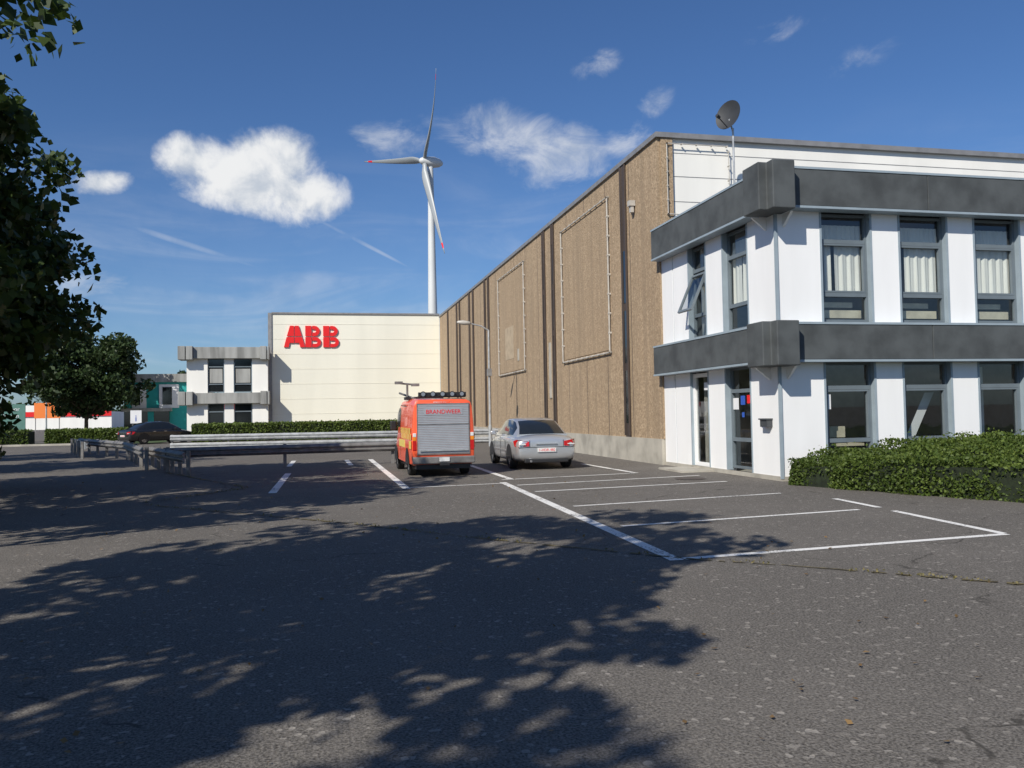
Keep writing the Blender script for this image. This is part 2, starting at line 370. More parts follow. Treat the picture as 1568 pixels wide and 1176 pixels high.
for i,(a,b) in enumerate(bays):
    window('upper_window',OB,'x',YF+.12,a+.05,b-.05,3.5,5.94,(5.32,4.12))
    boxes('sash',[((a+.12,YF+.105,4.17),(a+.16,YF+.19,5.27)),((b-.16,YF+.105,4.17),(b-.12,YF+.19,5.27)),((a+.16,YF+.105,5.23),(b-.16,YF+.19,5.27)),((a+.16,YF+.105,4.17),(b-.16,YF+.19,4.21))],M_FRAME,OB)
    curtain(OB,'x',YF+.12,a+.1,b-.1,5.34,5.72,.135,20)
    if i%3==0: curtain(OB,'x',YF+.12,a+.12,a+.44,4.1,5.35,.15);curtain(OB,'x',YF+.12,a+.52,b-.12,4.16,5.35,.15,12)
    elif i%3==1: curtain(OB,'x',YF+.12,a+.12,a+.25,4.15,5.35,.15,11);curtain(OB,'x',YF+.12,a+.36,b-.12,4.15,5.35,.15,11)
    else: curtain(OB,'x',YF+.12,a+.1,b-.1,4.14,5.35,.15,12)
    boxes('radiator',[((a+.08,YF+.35,3.62),(b-.08,YF+.42,3.80)),((a+.08,YF+.35,3.86),(b-.3,YF+.42,3.98))],M_BEIGE,OB)
    window('lower_window',OB,'x',YF+.12,a+.05,b-.05,.3,2.6,(2.03,.85))
    boxes('sash',[((a+.12,YF+.105,.9),(a+.16,YF+.19,1.98)),((b-.16,YF+.105,.9),(b-.12,YF+.19,1.98)),((a+.16,YF+.105,1.94),(b-.16,YF+.19,1.98))],M_FRAME,OB)
    boxes('sill_panel',[((a+.05,YF+.06,.1),(b-.05,YF+.2,.3))],M_TRIM,OB)
    if i>=2: curtain(OB,'x',YF+.12,a+.1,a+.7,.4,2.5,.5,9)
    if i==0: boxes('desk_items',[((a+.5,YF+.6,.9),(a+.9,YF+.9,1.15)),((a+.1,YF+.5,.7),(b,YF+1.1,.76))],M_BEIGE,OB)
mk('notice',[(10.98,YF+.155,1.55),(11.14,YF+.155,1.55),(11.14,YF+.155,1.88),(10.98,YF+.155,1.88)],[(0,1,2,3)],M_PAPER,OB)
mk('stair_rail',[(13.1,YF+.5,.5),(13.35,YF+.5,.5),(14.1,YF+.5,1.9),(13.85,YF+.5,1.9)],[(0,1,2,3)],M_PAPER,OB)
window('upper_window',OB,'y',XF+.12,17.95,19.15,3.5,5.94,(5.32,4.12))
curtain(OB,'y',XF+.12,18.0,18.6,4.1,5.35,.15);curtain(OB,'y',XF+.12,18.7,19.1,4.1,5.35,.15);curtain(OB,'y',XF+.12,18.0,19.1,5.4,5.72,.15)
window('upper_window',OB,'y',XF+.12,20.15,21.15,3.5,5.94,(5.32,4.12))
sash=empty('open_sash');sash.parent=OB;sash.location=(XF+.08,20.65,5.2);sash.rotation_euler=(0,R(24),0)
boxes('sash_frame',[((-.03,-.42,-1.1),(.03,-.36,0)),((-.03,.36,-1.1),(.03,.42,0)),((-.03,-.36,-.06),(.03,.36,0)),((-.03,-.36,-1.1),(.03,.36,-1.04))],M_FRAME,sash)
mk('sash_glass',[(0,-.36,-1.04),(0,.36,-1.04),(0,.36,-.06),(0,-.36,-.06)],[(0,1,2,3)],M_GLASS,sash)
window('lower_window',OB,'y',XF+.12,17.95,19.15,.15,2.6,(2.03,.85))
window('entrance_door',OB,'y',XF+.05,20.15,21.15,.1,2.55,(),fr=M_WHITE,fw=.10)
boxes('door_handle',[((XF-.0,20.4,1.0),(XF+.03,20.43,1.4))],M_CHROME,OB)
for k,(y,z,m,s) in enumerate(((18.95,1.72,M_PAPER,.14),(18.6,1.8,M_BLUE,.11),(18.3,1.82,M_RED,.10),(18.6,1.45,M_BLUE,.06),(20.4,2.2,M_PAPER,.1))):
    xx=XF+.15 if y<20 else XF+.06
    mk('sticker',[(xx,y-s,z-s),(xx,y+s,z-s),(xx,y+s,z+s),(xx,y-s,z+s)],[(0,1,2,3)],m,OB)
boxes('mailbox',[((XF-.14,17.0,1.18),(XF-.002,17.3,1.34)),((XF-.17,16.98,1.34),(XF-.002,17.32,1.37))],M_DFRAME,OB)
boxes('doorstep',[((XF-.9,19.9,0),(XF-.022,21.4,.05))],M_CONC,OB)

# ------------------------------------------------------------------ long hall
HB=empty('industrial_hall')
YH0,YH1,HZ=23.0,69.45,9.75
boxes('hall_body',[((XF+.05,YH0+.03,0),(52,YH1,HZ-.05))],M_HALLW,HB)
boxes('aggregate_wall',[((XF-.05,YH0-.0,.75),(XF+.05,YH1-.02,HZ-.12)),((XF+.052,YH0-.05,5.5),(XF+.42,YH0+.03,HZ-.12))],M_PEB,HB)
boxes('concrete_plinth',[((XF-.10,YH0+.02,0),(XF+.04,YH1-.02,.75))],M_CONC,HB)
boxes('roof_coping',[((XF-.12,YH0-.1,HZ-.12),(XF+.1,YH1,HZ+.03)),((XF+.1,YH0-.1,HZ-.12),(52,YH0+.2,HZ+.03))],M_COPE,HB)
boxes('cladding_joints',[((XF+.43,YH0+.024,z),(52,YH0+.034,z+.02)) for z in (7.0,7.75,8.5,9.2)],M_COPE,HB)
j=[];y=YH0+2.35
while y<YH1: j.append(((XF-.053,y,.76),(XF-.04,y+.035,HZ-.13)));y+=2.35
boxes('panel_joints',j,M_BROWN,HB)
st=[];gl=[];fr=[]
for y,w,z1 in ((25.8,.40,9.0),(34.4,.32,9.2),(35.9,.32,9.2),(48.5,.3,9.3),(49.6,.3,9.3),(53.6,.3,9.3),(55.0,.3,9.3),(59.0,.3,9.3),(60.3,.3,9.3),(64.6,.3,9.3)):
    st.append(((XF-.085,y-w/2,.75 if y<26 else .9),(XF-.03,y+w/2,HZ-.12)))
    z=1.2
    while z<z1-2: gl.append(((XF-.095,y-w/2+.05,z),(XF-.05,y+w/2-.05,z+1.7)));z+=1.95
    for s in (-1,1): fr.append(((XF-.13,y+s*w/2-.03,.8),(XF-.086,y+s*w/2+.03,HZ-.15)))
boxes('wall_slots',st,M_BROWN,HB);boxes('slot_glazing',gl,M_DGLASS,HB);boxes('slot_edges',fr,M_BROWN,HB)
boxes('pale_slot_panel',[((XF-.10,35.0,2.2),(XF-.051,35.25,4.6)),((XF-.10,40.9,4.2),(XF-.073,41.2,4.8))],M_CONC,HB)
boxes('patched_panel',[((XF-.08,42.1,4.4),(XF-.0715,44.1,6.1))],mat('patched_render',(.44,.345,.235),.9,var=.1),HB)
pp=[]
def rectpipe(y0,y1,z0,z1,r=.028):
    X=XF-.12
    for a,b in (((X,y0,z0),(X,y1,z0)),((X,y1,z0),(X,y1,z1)),((X,y1,z1),(X,y0,z1)),((X,y0,z1),(X,y0,z0))):
        pp.append((a,b,r,r))
        a=Vector(a);b=Vector(b);n=int((b-a).length/.62)
        for i in range(n+1):
            p=a.lerp(b,i/n);pp.append((p+Vector((.08,0,0)),p+Vector((-.035,0,0)),.040,.040))
rectpipe(27.3,33.0,3.6,8.95);rectpipe(39.6,45.6,3.65,8.95)
tubes('wall_cable_frames',pp,M_PIPE,HB,6)
boxes('frame_infill',[((XF-.07,27.4,3.7),(XF-.051,32.9,8.85)),((XF-.07,39.7,3.75),(XF-.051,45.5,8.85))],M_PEB,HB)
pp=[]
for a,b in (((10.02,22.9,7.35),(10.02,22.9,9.45)),((10.02,22.9,9.45),(11.95,22.9,9.45)),((10.02,22.9,7.35),(10.5,22.9,7.35)),((12.0,22.9,6.7),(12.0,22.9,9.3))):
    pp.append((a,b,.016,.016));a=Vector(a);b=Vector(b);n=int((b-a).length/.4)
    for i in range(n+1):
        p=a.lerp(b,i/n);pp.append((p+Vector((0,.07,0)),p+Vector((0,-.03,0)),.026,.026))
tubes('end_wall_cables',pp,M_PIPE,HB,6)
boxes('wall_lamp',[((XF-.25,24.8,8.05),(XF-.06,25.0,8.22)),((XF-.2,24.83,7.85),(XF-.1,24.97,8.05))],M_PIPE,HB)
tubes('roof_chimney',[((22.6,25,HZ-.06),(22.6,25,10.2),.13,.13),((22.6,25,10.25),(22.6,25,10.36),.24,.17),((22.6,25,10.2),(22.6,25,10.25),.06,.06)],M_COPE,HB,14)

SD=empty('satellite_dish',(11.3,21.5,0))
tubes('mast',[((.12,0,6.6),(.12,0,9.5),.03,.03),((.12,0,9.4),(.0,-.02,9.75),.025,.025)],M_GALV,SD)
V=[];F=[];n=28;k=7;ax=Vector((-.9,-.42,.16)).normalized();u=ax.orthogonal().normalized();w=ax.cross(u);c=Vector((-.05,-.05,9.86))
V.append(c-ax*.09)
for i in range(1,k+1):
    r=.42*i/k
    for t in range(n):
        an=2*math.pi*t/n;V.append(c-ax*(.09*(1-(i/k)**2))+(u*math.cos(an)+w*math.sin(an))*r)
for t in range(n):
    F.append((0,1+t,1+(t+1)%n))
    for i in range(k-1): F.append((1+i*n+t,1+(i+1)*n+t,1+(i+1)*n+(t+1)%n,1+i*n+(t+1)%n))
mk('dish',V,F,M_DISH,SD,smooth=True)
tubes('feed_arm',[(c+Vector((0,0,-.38)),c+ax*.45+Vector((0,0,-.22)),.015,.015),(c+ax*.38+Vector((0,0,-.22)),c+ax*.5+Vector((0,0,-.2)),.045,.05)],M_DISH,SD)

# ------------------------------------------------------------------ far white production building with logo
AB=empty('white_factory_building')
boxes('walls',[((-3.9,69.5,0),(9.74,95,9.85))],M_CREAM,AB)
boxes('panel_joints',[((-3.88,69.485,z),(9.73,69.52,z+.02)) for z in (1.8,3.0,4.2,5.4,6.6,7.8,9.0)],mat('joint_cream',(.74,.71,.60),.6,var=.02),AB)  # horizontal cladding joints in a slightly darker cream
boxes('edge_trim',[((-4.0,69.4,0),(-3.72,69.49,9.9)),((-3.71,69.4,9.83),(9.74,69.6,9.95))],M_COPE,AB)
def poly3(name,pts):
    n=len(pts);V=[(x,69.38,z) for x,z in pts]+[(x,69.475,z) for x,z in pts]
    F=[tuple(range(n)),tuple(range(n,2*n))[::-1]]+[(i,(i+1)%n,n+(i+1)%n,n+i) for i in range(n)]
    return mk(name,V,F,M_RED,AB)
zb,zt=7.15,8.87;H=zt-zb
def A(x0,w):
    s=.03
    xm=x0+w/2
    for sg in (-1,1):
        def X(v): return xm+sg*v
        poly3('logo_letter_part',[(X(s),zt),(X(.30*w/1.45),zt),(X(.52*w/1.45),zb+H*.52),(X(s),zb+H*.52)])
        poly3('logo_letter_part',[(X(s),zb+H*.47),(X(.54*w/1.45),zb+H*.47),(X(.73*w/1.45),zb),(X(.40*w/1.45),zb),(X(.33*w/1.45),zb+H*.2),(X(s),zb+H*.2)])
def B(x0,w):
    s=.03
    def arc(cx,cz,r,a0,a1,n=7): return [(cx+r*math.cos(R(a0+(a1-a0)*i/n)),cz+r*math.sin(R(a0+(a1-a0)*i/n))) for i in range(n+1)]
    xl=x0+w*.42
    for (z0,z1,ww) in ((zb,zb+H*.47,w),(zb+H*.52,zt,w*.93)):
        h=z1-z0
        poly3('logo_letter_part',[(x0,z0),(xl-s,z0),(xl-s,z1),(x0,z1)])
        r=h/2
        outer=arc(x0+ww-r,z0+r,r,-90,90);inner=arc(x0+ww-r,z0+r,r*.32,90,-90,5)
        pts=[(xl+s,z0)]+outer+[(xl+s,z1),(xl+s,z0+r+r*.32)]+inner+[(xl+s,z0+r-r*.32)]
        poly3('logo_letter_part',pts)
A(-2.78,1.62);B(-1.12,1.22);B(.28,1.24)
boxes('roof_vents',[((-1,80,9.85),(-.4,80.6,10.2))],M_COPE,AB)

# ------------------------------------------------------------------ far small office
FO=empty('far_office_building');FO.scale=(.985,1.04,1.04)
wx=[(-10.15,-8.6),(-7.35,-6.65),(-5.25,-4.05)]
boxes('white_piers',[((a,66.0,0),(b,66.3,6.6)) for a,b in wx]+[((-10.15,66.31,0),(-9.9,80,6.6)),((-4.3,66.31,0),(-4.05,69.3,6.6))],M_HALLW,FO)
boxes('roof',[((-10.1,66.31,6.5),(-4.1,80,6.59))],M_DFRAME,FO)
boxes('weathered_bands',[((-9.6,65.6,5.95),(-4.6,65.995,6.8)),((-9.6,65.6,2.6),(-4.6,65.995,3.4)),((-10.5,66.82,5.95),(-10.155,80,6.8)),((-10.5,66.82,2.6),(-10.155,80,3.4))],M_BAND2,FO,bevel=.02)
boxes('corner_blocks',[((a,65.3,z),(b,c,z+1.0)) for z in (2.5,5.85) for a,b,c in ((-10.7,-10.16,66.8),(-10.1,-9.62,65.99),(-4.58,-4.1,65.99),(-4.04,-3.9,66.4))],M_BAND2,FO,bevel=.03)
for a,b in ((-8.6,-7.35),(-6.65,-5.25)):
    for z0,z1 in ((3.45,5.95),(.3,2.6)):
        window('window',FO,'x',66.1,a+.03,b-.03,z0,z1,(z1-.6,z0+.6),fr=M_FRAME,gl=M_DGLASS)
    boxes('blind',[((a+.15,66.12,4.15),(b-.15,66.145,5.2))],M_BAND2,FO)

TB=empty('teal_shop_building')
boxes('walls',[((-17.3,82,0),(-11.0,95,5.3))],M_TEAL,TB)
boxes('fascia',[((-17.5,81.7,4.95),(-10.9,81.99,5.7)),((-17.4,82.0,5.31),(-11,95,5.6))],M_BAND2,TB)
boxes('white_window_frames',[((a,81.9,2.6),(b,81.995,4.75)) for a,b in ((-16.6,-15.4),(-14.3,-12.6))],M_PAPER,TB)
boxes('window_glass',[((a,81.86,2.9),(b,81.895,4.5)) for a,b in ((-16.5,-15.9),(-14.0,-13.2))],M_DGLASS,TB)
boxes('shopfront',[((-17.2,81.6,.6),(-13.4,81.985,2.3))],M_DGLASS,TB)
boxes('shop_fascia',[((-17.4,81.3,2.3),(-13.2,81.985,2.6))],M_BAND2,TB)
boxes('pilaster',[((-17.1,81.5,2.62),(-16.75,81.98,4.94)),((-15.2,81.5,.1),(-14.7,81.59,2.3))],M_TEAL,TB)

# ------------------------------------------------------------------ wind turbine
WT=empty('wind_turbine',(39.5,298.7,0))
rr_=Vector((.975,-.2222,0));ff=Vector((.2222,.975,0));up=Vector((0,0,1))
tubes('tower',[((0,0,z0),(0,0,z1),r0,r1) for z0,z1,r0,r1 in ((0,30,2.1,1.75),(30,60,1.75,1.35),(60,91,1.35,.95))],M_TURB,WT,24)
nax=(rr_*-.87-ff*.49).normalized();hh=(rr_*.49-ff*.87).normalized()
hub=Vector((0,0,92.2))+nax*2.6
def ring(c,axn,r,n=16):
    a=axn.orthogonal().normalized();b=axn.cross(a);return [c+(a*math.cos(2*math.pi*i/n)+b*math.sin(2*math.pi*i/n))*r for i in range(n)]
loft('nacelle',[ring(hub-nax*d,nax,r) for d,r in ((-1.8,.15),(-1.4,.9),(-.5,1.35),(.8,1.5),(1.3,1.75),(4,1.95),(6,1.5),(7.2,.7),(7.5,.1))],M_TURB,WT)
for ang,Lb,bend in ((52,32.5,3.8),(167,38.5,9.0),(292,38.5,-1.0)):
    d=hh*math.cos(R(ang))+up*math.sin(R(ang));ch=d.cross(nax).normalized()
    rings=[];K=18
    for i in range(K+1):
        t=i/K;rad=Lb*t
        chord=(1.3+ (t/.18)*1.7) if t<.18 else 2.8*max(0.,1-(t-.18)/.82)**.8+.25
        th=1.2*max(0.,1-t)**1.5+.12
        tw=R(28*max(0.,1-t)**1.6+18)
        cc=hub+d*rad+nax*(bend*t*t)
        ca=(ch*math.cos(tw)+nax*math.sin(tw));cb=(nax*math.cos(tw)-ch*math.sin(tw))
        rings.append([cc+ca*(chord*(math.cos(q)*.5+(.2 if t>.1 else 0)))+cb*(th*.5*math.sin(q)) for q in [2*math.pi*k/10 for k in range(10)]])
    loft('blade',rings,[M_BLADE,M_RED],WT,fm=lambda j,i:1 if j==16 else 0)

# ------------------------------------------------------------------ guard rails
def rail(name,pts,double=True,ht=.75,mt=M_GALV,step=2.0):
    e=empty(name)
    prof=[(0,-.155),(.025,-.12),(.08,-.08),(.08,-.05),(.02,-.02),(.02,.02),(.08,.05),(.08,.08),(.025,.12),(0,.155),(-.012,.155),(-.012,-.155)]
    for a,b in zip(pts[:-1],pts[1:]):
        a=Vector((*a,0));b=Vector((*b,0));d=(b-a).normalized();s=Vector((d.y,-d.x,0))
        for zz in ((ht-.155,ht-.155-.42) if double else (ht-.155,)):
            loft('beam',[[p+s*u+Vector((0,0,zz+v)) for u,v in prof] for p in (a,b)],mt,e,sharp=25)
        n=max(1,int((b-a).length/step));L=[]
        for i in range(n+1):
            p=a.lerp(b,(i+.02)/(n+.04));q=p-s*.11
            L.append(((q.x-.05,q.y-.05,0),(q.x+.05,q.y+.05,ht+.02)))
        boxes('posts',L,M_DGALV,e)
    return e
rail('guard_rail',[(-7.6,46.6),(1.0,45.4),(9.3,44.4)],step=2.4)
rail('guard_rail',[(-4.6,27.3),(2.4,28.0)],False,.72,M_DGALV,2.4)
rail('guard_rail',[(-11.6,45.2),(-7.6,36.2),(-5.4,28.2)],False,.72,M_DGALV,1.8)
rail('guard_rail',[(-5.6,30.2),(-3.7,24.9)],False,.68,M_DGALV,1.1)
rail('guard_rail',[(-9.5,38.0),(-11.9,45.6)],False,.7,M_GALV,2.2)
SL=empty('street_lamp',(8.0,40,0))
tubes('pole',[((0,0,0),(0,0,1.0),.09,.09),((0,0,1.0),(0,0,5.6),.06,.045),((0,0,5.6),(-.35,0,5.82),.04,.035),((-.35,0,5.82),(-.95,0,5.95),.035,.03)],M_GALV,SL,10)
loft('lamp_head',[ring(Vector((-x,0,z)),Vector((1,0,0)),r,10) for x,z,r in ((.85,5.95,.04),(.95,5.96,.09),(1.25,5.98,.12),(1.5,6.0,.07),(1.55,6.0,.02))],M_PIPE,SL)
boxes('speaker_box',[((-.1,-.12,3.4),(.1,.12,3.75))],M_COPE,SL)

# ------------------------------------------------------------------ vehicles
def wheel(parent,x,y,r,w,rim=M_RIM):
    s=1 if x>0 else -1
    prof=[(0,r*.62),(0,r*.93),(.03,r),(w-.03,r),(w,r*.93),(w,r*.62)]
    V=[];F=[];n=24
    for i in range(n):
        t=2*math.pi*i/n
        for u,q in prof: V.append((x-s*u,y+q*math.cos(t),r+q*math.sin(t)))
    m=len(prof)
    for i in range(n):
        for k in range(m-1): F.append((i*m+k,i*m+k+1,((i+1)%n)*m+k+1,((i+1)%n)*m+k))
    mk('tyre',V,F,M_RUBBER,parent,sharp=35)
    V=[(x-s*.03,y,r)];F=[]
    for i in range(n):
        t=2*math.pi*i/n;V.append((x-s*.015,y+r*.62*math.cos(t),r+r*.62*math.sin(t)))
    for i in range(n): F.append((0,1+i,1+(i+1)%n))
    mk('rim',V,F,rim,parent)
    for k in range(5):
        t0=2*math.pi*k/5
        V=[]
        for q_,dt in ((.2,.5),(.55,.28),(.55,-.28),(.2,-.5)): V.append((x+s*.002,y+r*q_*math.cos(t0+.63+dt*.5),r+r*q_*math.sin(t0+.63+dt*.5)))
        mk('rim_gap',V,[(0,1,2,3)],M_BLACK,parent)
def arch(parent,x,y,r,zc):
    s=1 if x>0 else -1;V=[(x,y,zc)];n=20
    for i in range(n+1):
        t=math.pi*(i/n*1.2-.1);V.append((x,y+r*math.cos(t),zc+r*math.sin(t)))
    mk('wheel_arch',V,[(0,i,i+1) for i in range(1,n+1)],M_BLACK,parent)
def carbody(st,mt,parent):
    rings=[]
    for y,w,zb,zs,zt in st:
        h=[(w*.80,zb),(w*.96,zb+.07),(w,zb+.35*(zs-zb)),(w*.995,zs-.14),(w*.95,zs-.03),(w*.80,zs+.5*(zt-zs)),(w*.35,zt)]
        rings.append([(x,y,z) for x,z in h]+[(-x,y,z) for x,z in reversed(h)])
    return loft('body',rings,mt,parent,sub=2)
def sedan(name,loc,rz,paint,detail=True):
    e=empty(name,loc,rz)
    carbody([(.0,.72,.40,.74,.82),(.03,.80,.30,.80,.90),(.12,.85,.23,.87,.955),(.45,.89,.2,.90,.985),(1.0,.90,.18,.92,.99),(2.2,.90,.17,.92,.97),(3.3,.90,.18,.90,.95),(3.9,.88,.2,.82,.90),(4.45,.83,.22,.70,.76),(4.68,.72,.28,.60,.66),(4.75,.58,.34,.54,.58)],paint,e)
    rings=[]
    for y,zt,wb,wt in ((.55,.985,.74,.66),(.9,1.20,.78,.58),(1.28,1.36,.80,.54),(1.75,1.425,.80,.54),(2.4,1.43,.80,.55),(2.8,1.39,.80,.56),(3.2,1.20,.79,.60),(3.62,.955,.77,.68)):
        wt2=wt+.06
        h=[(wb,.90),(wb-.01,.955),(wt2,zt-.045),(wt,zt-.008),(wt*.45,zt+.012)]
        if zt<1.0: h=[(wb,.88),(wb-.01,.93),(wt2,zt-.02),(wt,zt-.005),(wt*.45,zt)]
        rings.append([(x,y,z) for x,z in h]+[(-x,y,z) for x,z in reversed(h)])
    def fm(j,i):
        i=min(i,8-i) if i<9 else 9
        if i==9: return 0
        if i in (0,2): return 0
        if i==1: return 1 if 1<=j<=5 else 0
        return 1 if j in (0,1,5,6) else 0
    loft('greenhouse',rings,[paint,M_DGLASS],e,sharp=50,fm=fm)
    for y in (.95,3.75):
        for s in (-1,1): wheel(e,s*.895,y,.325,.22);arch(e,s*.898,y,.385,.33)
    for s in (-1,1):
        V=[(s*.50,-.012,.66),(s*.80,.045,.64),(s*.875,.22,.66),(s*.885,.34,.80),(s*.84,.15,.845),(s*.74,.035,.83),(s*.50,-.0,.79)]
        V2=[(x,y-.012,z) for x,y,z in V]+[(x*.98,y+.06,z) for x,y,z in V]
        n=7;F=[tuple(range(n)),tuple(range(n,2*n))[::-1]]+[(i,(i+1)%n,n+(i+1)%n,n+i) for i in range(n)]
        mk('tail_lamp',V2,F,M_LIGHT,e,bevel=.006)
        boxes('lamp_band',[((s*.60,-.034,.70),(s*.79,.0,.725))],M_PLATE,e)
        boxes('mirror',[((s*.88,3.0,.93),(s*1.04,3.12,1.05))],paint,e,bevel=.03)
        boxes('b_pillar',[((s*.70,2.14,.94),(s*.775,2.22,1.0))],M_BLACK,e)
        boxes('door_seams',[((s*.896,1.45,.35),(s*.904,1.462,.88)),((s*.896,2.2,.3),(s*.904,2.212,.90)),((s*.896,3.2,.3),(s*.904,3.212,.86))],M_BLACK,e)
        boxes('side_rub_strip',[((s*.898,1.4,.50),(s*.910,3.25,.54))],paint,e)
        boxes('door_handles',[((s*.898,1.55,.80),(s*.915,1.72,.825)),((s*.898,2.3,.80),(s*.915,2.47,.825))],M_CHROME,e)
    boxes('number_plate',[((-.26,-.035,.50),(.26,-.0,.61))],M_PLATE,e)
    text('plate_text','1-HDR-482',.10,(0,-.038,.52),(R(90),0,0),M_RED,e,.001)
    boxes('boot_handle',[((-.30,-.03,.70),(.30,.01,.725))],M_CHROME,e)
    boxes('bumper_gap',[((-.80,-.004,.625),(.80,.03,.637))],M_BLACK,e)
    boxes('boot_seams',[((-.485,-.002,.64),(-.475,.02,.83)),((.475,-.002,.64),(.485,.02,.83))],M_BLACK,e)
    boxes('lower_valance',[((-.62,.03,.20),(.62,.2,.30))],M_BLACK,e,bevel=.02)
    tubes('exhaust',[((-.45,-.0,.25),(-.45,.2,.25),.035,.035)],M_CHROME,e)
    return e
sedan('parked_sedan',(6.12,22.65,0),R(-1.5),M_SILV)
sedan('dark_car',(-12.3,58.0,0),R(-50),M_BLKP)

FV=empty('fire_service_van',(3.06,21.4,0),R(1.0))
rings=[]
for y,w,zb,zt in ((0,.765,.36,1.93),(.025,.80,.33,1.97),(.3,.82,.28,2.0),(1.2,.825,.28,2.02),(2.6,.825,.28,2.02),(3.0,.82,.28,1.98),(3.25,.81,.28,1.86),(3.75,.80,.28,1.30),(4.1,.78,.28,1.08),(4.4,.72,.30,.92),(4.5,.62,.34,.7)):
    k=(zt-zb)
    h=[(w*.9,zb),(w*.985,zb+.05),(w,zb+.28*k),(w*.995,zb+.48*k),(w*.965,zb+.72*k),(w*.93,zb+.90*k),(w*.88,zb+.965*k),(w*.75,zt-.005),(w*.3,zt)]
    rings.append([(x,y,z) for x,z in h]+[(-x,y,z) for x,z in reversed(h)])
loft('body',rings,M_VRED,FV,sharp=50)
sl=[];z=.60
boxes('shutter_surround',[((-.68,-.02,.56),(-.656,.03,1.85)),((.656,-.02,.56),(.68,.03,1.85)),((-.68,-.02,1.851),(.68,.03,1.875))],M_DGALV,FV)
while z<1.84: sl.append(((-.655,-.018,z),(.655,.02,min(1.849,z+.040))));z+=.044
boxes('shutter_slats',sl,M_SHUT,FV,bevel=.005)
boxes('shutter_split',[((-.655,-.028,1.33),(.655,-.019,1.345)),((-.655,-.03,.57),(.655,.0,.595))],M_DGALV,FV)
boxes('shutter_bar',[((-.62,-.06,.66),(.62,-.04,.69))],M_GALV,FV)
boxes('lettering_backplate',[((-.50,-.0245,1.575),(.50,-.0195,1.745))],M_SHUT,FV)
text('service_lettering','BRANDWEER',.15,(0,-.029,1.61),(R(90),0,0),M_RED,FV,.003)
boxes('top_lettering_patch',[((-.25,.0,1.89),(.25,.02,1.915))],M_PLATE,FV)
boxes('rear_bumper',[((-.80,-.10,.34),(.80,.06,.52))],M_DGALV,FV,bevel=.03)
boxes('underbody',[((-.7,.05,.20),(.7,4.2,.34)),((-.12,-.16,.30),(.12,-.05,.36))],M_BLACK,FV)
boxes('plate',[((-.13,-.125,.40),(.13,-.1,.5))],M_PLATE,FV)
for s in (-1,1):
    boxes('tail_lamp',[((s*.70,-.015,.68),(s*.79,.03,.92))],M_LIGHT,FV,bevel=.01)
    boxes('indicator',[((s*.70,-.015,.925),(s*.79,.03,1.02))],M_ORANGE,FV,bevel=.01)
    boxes('reverse_lamp',[((s*.70,-.015,1.025),(s*.785,.03,1.12))],M_PLATE,FV,bevel=.01)
    for y in (.95,3.7): wheel(FV,s*.80,y,.33,.2,M_GALV);arch(FV,s*.829,y,.40,.33)
    boxes('mirror',[((s*.84,3.35,1.15),(s*1.02,3.45,1.42))],M_BLACK,FV,bevel=.03)
    L=[]
    for i in range(14):
        for r_ in range(2):
            if (i+r_)%2==0: L.append(((s*.8245,.1+i*.16,.95+r_*.15),(s*.8285,.26+i*.16,1.10+r_*.15)))
    boxes('reflective_checks',L,M_YEL,FV)
    boxes('reflective_stripe',[((s*.822,.1,.72),(s*.829,.5,.92)),((s*.822,1.4,.72),(s*.829,2.8,.92))],M_YEL,FV)
    V=[(s*.828,2.55,1.27),(s*.828,3.35,1.27),(s*.812,3.2,1.62),(s*.795,2.95,1.78),(s*.795,2.55,1.80)]
    mk('cab_window',V,[(0,1,2,3,4)],M_DGLASS,FV)
    boxes('door_seam',[((s*.824,2.48,.4),(s*.828,2.495,1.75)),((s*.80,1.3,1.85),(s*.81,2.4,1.87))],M_BLACK,FV)
mk('windscreen',[(-.70,3.80,1.33),(.70,3.80,1.33),(.62,3.30,1.86),(-.62,3.30,1.86)],[(0,1,2,3)],M_DGLASS,FV)
boxes('light_bar',[((-.62,.15,2.03),(.62,.30,2.06)),((-.62,.10,2.06),(.62,.13,2.16))],M_BLACK,FV)
tubes('work_lamps',[((-.5+.25*i,.05,2.11),(-.5+.25*i,.15,2.11),.075,.06) for i in range(5)],M_BLACK,FV,14)
tubes('work_lamp_lenses',[((-.5+.25*i,.035,2.11),(-.5+.25*i,.049,2.11),.05,.05) for i in range(5)],M_RIM,FV,14)
tubes('roof_mast',[((-.72,1.6,2.0),(-.72,1.6,2.42),.03,.03),((-1.02,1.6,2.46),(-.42,1.6,2.40),.025,.025),((-.55,1.3,2.02),(-.85,2.3,2.2),.03,.03)],M_DGALV,FV)
boxes('mast_floods',[((-1.05,1.5,2.43),(-.85,1.7,2.50)),((-.6,1.5,2.37),(-.4,1.7,2.44))],M_DGALV,FV)
boxes('beacon_base',[((-.78,1.5,2.0),(-.4,1.9,2.08)),((-.5,3.0,1.97),(.5,3.15,2.09))],M_BLACK,FV,bevel=.01)

